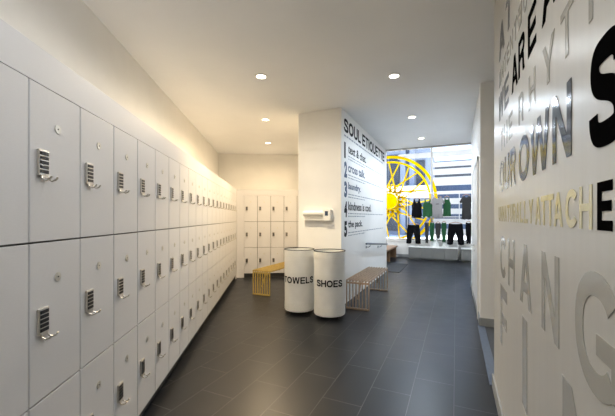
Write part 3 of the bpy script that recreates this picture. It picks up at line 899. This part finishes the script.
def garment(kind, name, px0, px1, py0, py1, m, label, group, dy=0., thick=.05, rail_z=2.21, twist=0., logo=None):
    y = YR + dy
    a = on_plane(px0, py0, 'Y', y); c = on_plane(px1, py1, 'Y', y)
    w = c.x - a.x; h = a.z - c.z; cx = (a.x + c.x) / 2; zb = c.z
    b = B()
    pts = OUT[kind]
    fr = [b.verts.new((x * w, -thick / 2, z * h)) for x, z in pts]
    f = b.faces.new(fr)
    r = bmesh.ops.extrude_face_region(b, geom=[f])
    for v in r['geom']:
        if isinstance(v, bmesh.types.BMVert): v.co.y += thick
    bmesh.ops.bevel(b, geom=[e_ for e_ in b.edges if abs(e_.verts[0].co.y - e_.verts[1].co.y) < 1e-6], offset=min(.018, thick * .4), segments=2, affect='EDGES', profile=.5)
    bmesh.ops.triangulate(b, faces=b.faces)
    for it in range(2):
        es = [e_ for e_ in b.edges if e_.calc_length() > .05]
        bmesh.ops.subdivide_edges(b, edges=es, cuts=1); bmesh.ops.triangulate(b, faces=b.faces)
    ph = random.uniform(0, 6)
    for v in b.verts:
        k = 1 - max(0, min(1, v.co.z / h))
        v.co.y += .014 * k * math.sin(v.co.x * 42 + ph) + .006 * math.sin(v.co.x * 90 + ph * 2) * k
    e = empty(name, (cx, y, zb), twist, label, 'clothing', group)
    obj('fabric', b, m, e, True)
    if logo:
        q = B(); box(q, -.05, .05, -thick / 2 - .004, -thick / 2 - .002, h * .66, h * .69); obj('chest_print', q, M['f_dark'], e)
    # its hanger
    hz = zb + h
    hg = empty('clothes_hanger', (cx, y, hz), twist, 'wooden hanger of the %s' % label, 'hanger', 'hangers on the clothes rack')
    q = B(); hw = w * (.30 if kind != 'tee' else .28)
    if kind in ('shorts', 'leggings'): hw = w * .36
    q_ = [(-hw, 0, .004), (-hw * .5, 0, .028), (0, 0, .045), (hw * .5, 0, .028), (hw, 0, .004)]
    tube(q, q_, .009, 8); obj('bar', q, M['hanger'], hg, True)
    q = B(); top = rail_z + .012 - hz
    tube(q, [(0, 0, .045), (0, 0, max(.06, top - .030)), (.012, 0, top - .012), (.018, -.0, top + .006), (.006, 0, top + .016), (-.014, 0, top + .010)], .003, 6)
    obj('hook', q, M['steel'], hg, True)
U, Lw = 'tops hanging on the upper rail', 'bottoms hanging on the lower rail'
garment('tank', 'tank_top', 411.5, 422, 199, 218, M['f_black'], 'black tank top on the upper rail, leftmost', U)
garment('tank', 'tank_top', 422.6, 432.6, 199, 217.5, M['f_green'], 'green tank top on the upper rail left of the grey shirt', U, .01)
garment('tee', 't_shirt', 430, 445, 197.5, 218, M['f_grey'], 'light grey t-shirt with small chest print on upper rail', U, -.05, logo=True)
garment('tank', 'tank_top', 443, 451, 197.5, 216.5, M['f_green'], 'green tank top on the upper rail right of the grey shirt', U, .02)
garment('tee', 't_shirt', 459.5, 473.5, 196, 219.5, M['f_dark'], 'charcoal t-shirt on the upper rail, rightmost', U, .0)
garment('shorts', 'shorts', 406.3, 420.8, 224.5, 244, M['f_black'], 'black cropped leggings hanging on lower rail, leftmost', Lw, 0, rail_z=1.42)
garment('leggings', 'leggings', 424.8, 429.0, 222.5, 243.5, M['f_dark'], 'charcoal leggings on lower rail left of the green ones', Lw, 0, .04, 1.42)
garment('leggings', 'leggings', 429.6, 434.6, 222.5, 241.5, M['f_green'], 'green leggings on lower rail, left pair', Lw, .01, .04, 1.42)
garment('leggings', 'leggings', 435.2, 441.0, 223, 239.5, M['f_dark'], 'charcoal leggings on lower rail between two green pairs', Lw, 0, .04, 1.42)
garment('leggings', 'leggings', 441.4, 446.6, 222.5, 242.5, M['f_green'], 'green leggings on lower rail beside wide black shorts', Lw, .01, .04, 1.42)
garment('shorts', 'shorts', 447.0, 464.2, 223.5, 245.2, M['f_black'], 'wide black cropped leggings on lower rail near the post', Lw, -.03, rail_z=1.42)
garment('leggings', 'leggings', 465.4, 472.0, 222.5, 244, M['f_black'], 'black leggings hanging on lower rail, rightmost', Lw, 0, .04, 1.42)

# folded white garments on the counter
def heap(px0, px1, h, label):
    a = on_plane(px0, 245, 'Y', 11.5); c = on_plane(px1, 245, 'Y', 11.5)
    w = (c.x - a.x) / 2
    b = B()
    bmesh.ops.create_icosphere(b, subdivisions=4, radius=1)
    for v in b.verts:
        n = v.co.copy()
        k = 1 + .10 * math.sin(n.x * 9 + px0) * math.sin(n.y * 7) + .06 * math.sin(n.x * 21 + n.z * 13)
        v.co = Vector((n.x * w * k, n.y * .10 * k, max(0, n.z + .25) * h * k))
    tag(obj('crumpled_towel', b, M['f_white'], None, True, loc=((a.x + c.x) / 2, 11.585, CH_ + .027)), label, 'towel', 'white towels on the counter')
heap(430.5, 438.5, .20, 'crumpled white towel on the counter below green leggings')
heap(442.5, 450, .14, 'smaller crumpled white towel on the counter beside the wide black shorts')

# ------------------------------------------------------------------ yellow bicycle wheel on the window glass
wc = Vector((-2.21, YW - .0, 2.0))
def trim_low(b):
    bmesh.ops.bisect_plane(b, geom=b.verts[:] + b.edges[:] + b.faces[:], plane_co=(0, 0, SZ + .055 - wc.z), plane_no=(0, 0, -1), clear_outer=True)
    es = [e for e in b.edges if e.is_boundary]
    bmesh.ops.holes_fill(b, edges=es, sides=0)
    return b
whe = empty('wheel_emblem', (wc.x, YW + .078, wc.z), 0, 'large yellow spoked bicycle wheel graphic on the shop window', 'window graphic')
RW = 1.64
def annulus(b, r0, r1, y0=-.003, y1=.0, n=120):
    lathe_v = []
    for (r, y) in ((r0, y0), (r1, y0), (r1, y1), (r0, y1)):
        lathe_v.append([b.verts.new((r * math.cos(2 * math.pi * i / n), y, r * math.sin(2 * math.pi * i / n))) for i in range(n)])
    for k in range(4):
        A, C = lathe_v[k], lathe_v[(k + 1) % 4]
        for i in range(n):
            j = (i + 1) % n
            b.faces.new((A[i], A[j], C[j], C[i]))
b = B(); annulus(b, RW - .10, RW); obj('tyre', trim_low(b), M['yellow'], whe)
b = B(); annulus(b, RW - .27, RW - .20); obj('rim', trim_low(b), M['yellow'], whe)
b = B(); cyl(b, (0, 0, 0), .29, .29, -.003, 0, 48, 'Y'); obj('hub', b, M['yellow'], whe)
b = B()
def bar2(b, p, q, w0, w1):
    p, q = Vector(p), Vector(q); d = (q - p).normalized(); n = Vector((-d.y, d.x))
    pts = [p + n * w0 / 2, p - n * w0 / 2, q - n * w1 / 2, q + n * w1 / 2]
    A = [b.verts.new((u.x, -.0028, u.y)) for u in pts]; C = [b.verts.new((u.x, -.0002, u.y)) for u in pts]
    b.faces.new(A); b.faces.new(C)
    for i in range(4):
        j = (i + 1) % 4; b.faces.new((A[i], A[j], C[j], C[i]))
N = 24
for i in range(N):
    a0 = 2 * math.pi * i / N
    for (sgn) in ((1,) if i % 2 else (-1,)):
        a1 = a0 + sgn * R(52)
        bar2(b, (.33 * math.cos(a1), .33 * math.sin(a1)), ((RW - .27) * math.cos(a0), (RW - .27) * math.sin(a0)), .055, .045)
for i in range(32):
    a0 = 2 * math.pi * i / 32
    bar2(b, (.30 * math.cos(a0), .30 * math.sin(a0)), (.62 * math.cos(a0 + (.18 if i % 2 else -.18)), .62 * math.sin(a0 + (.18 if i % 2 else -.18))), .05, .04)
obj('spokes', trim_low(b), M['yellow'], whe)
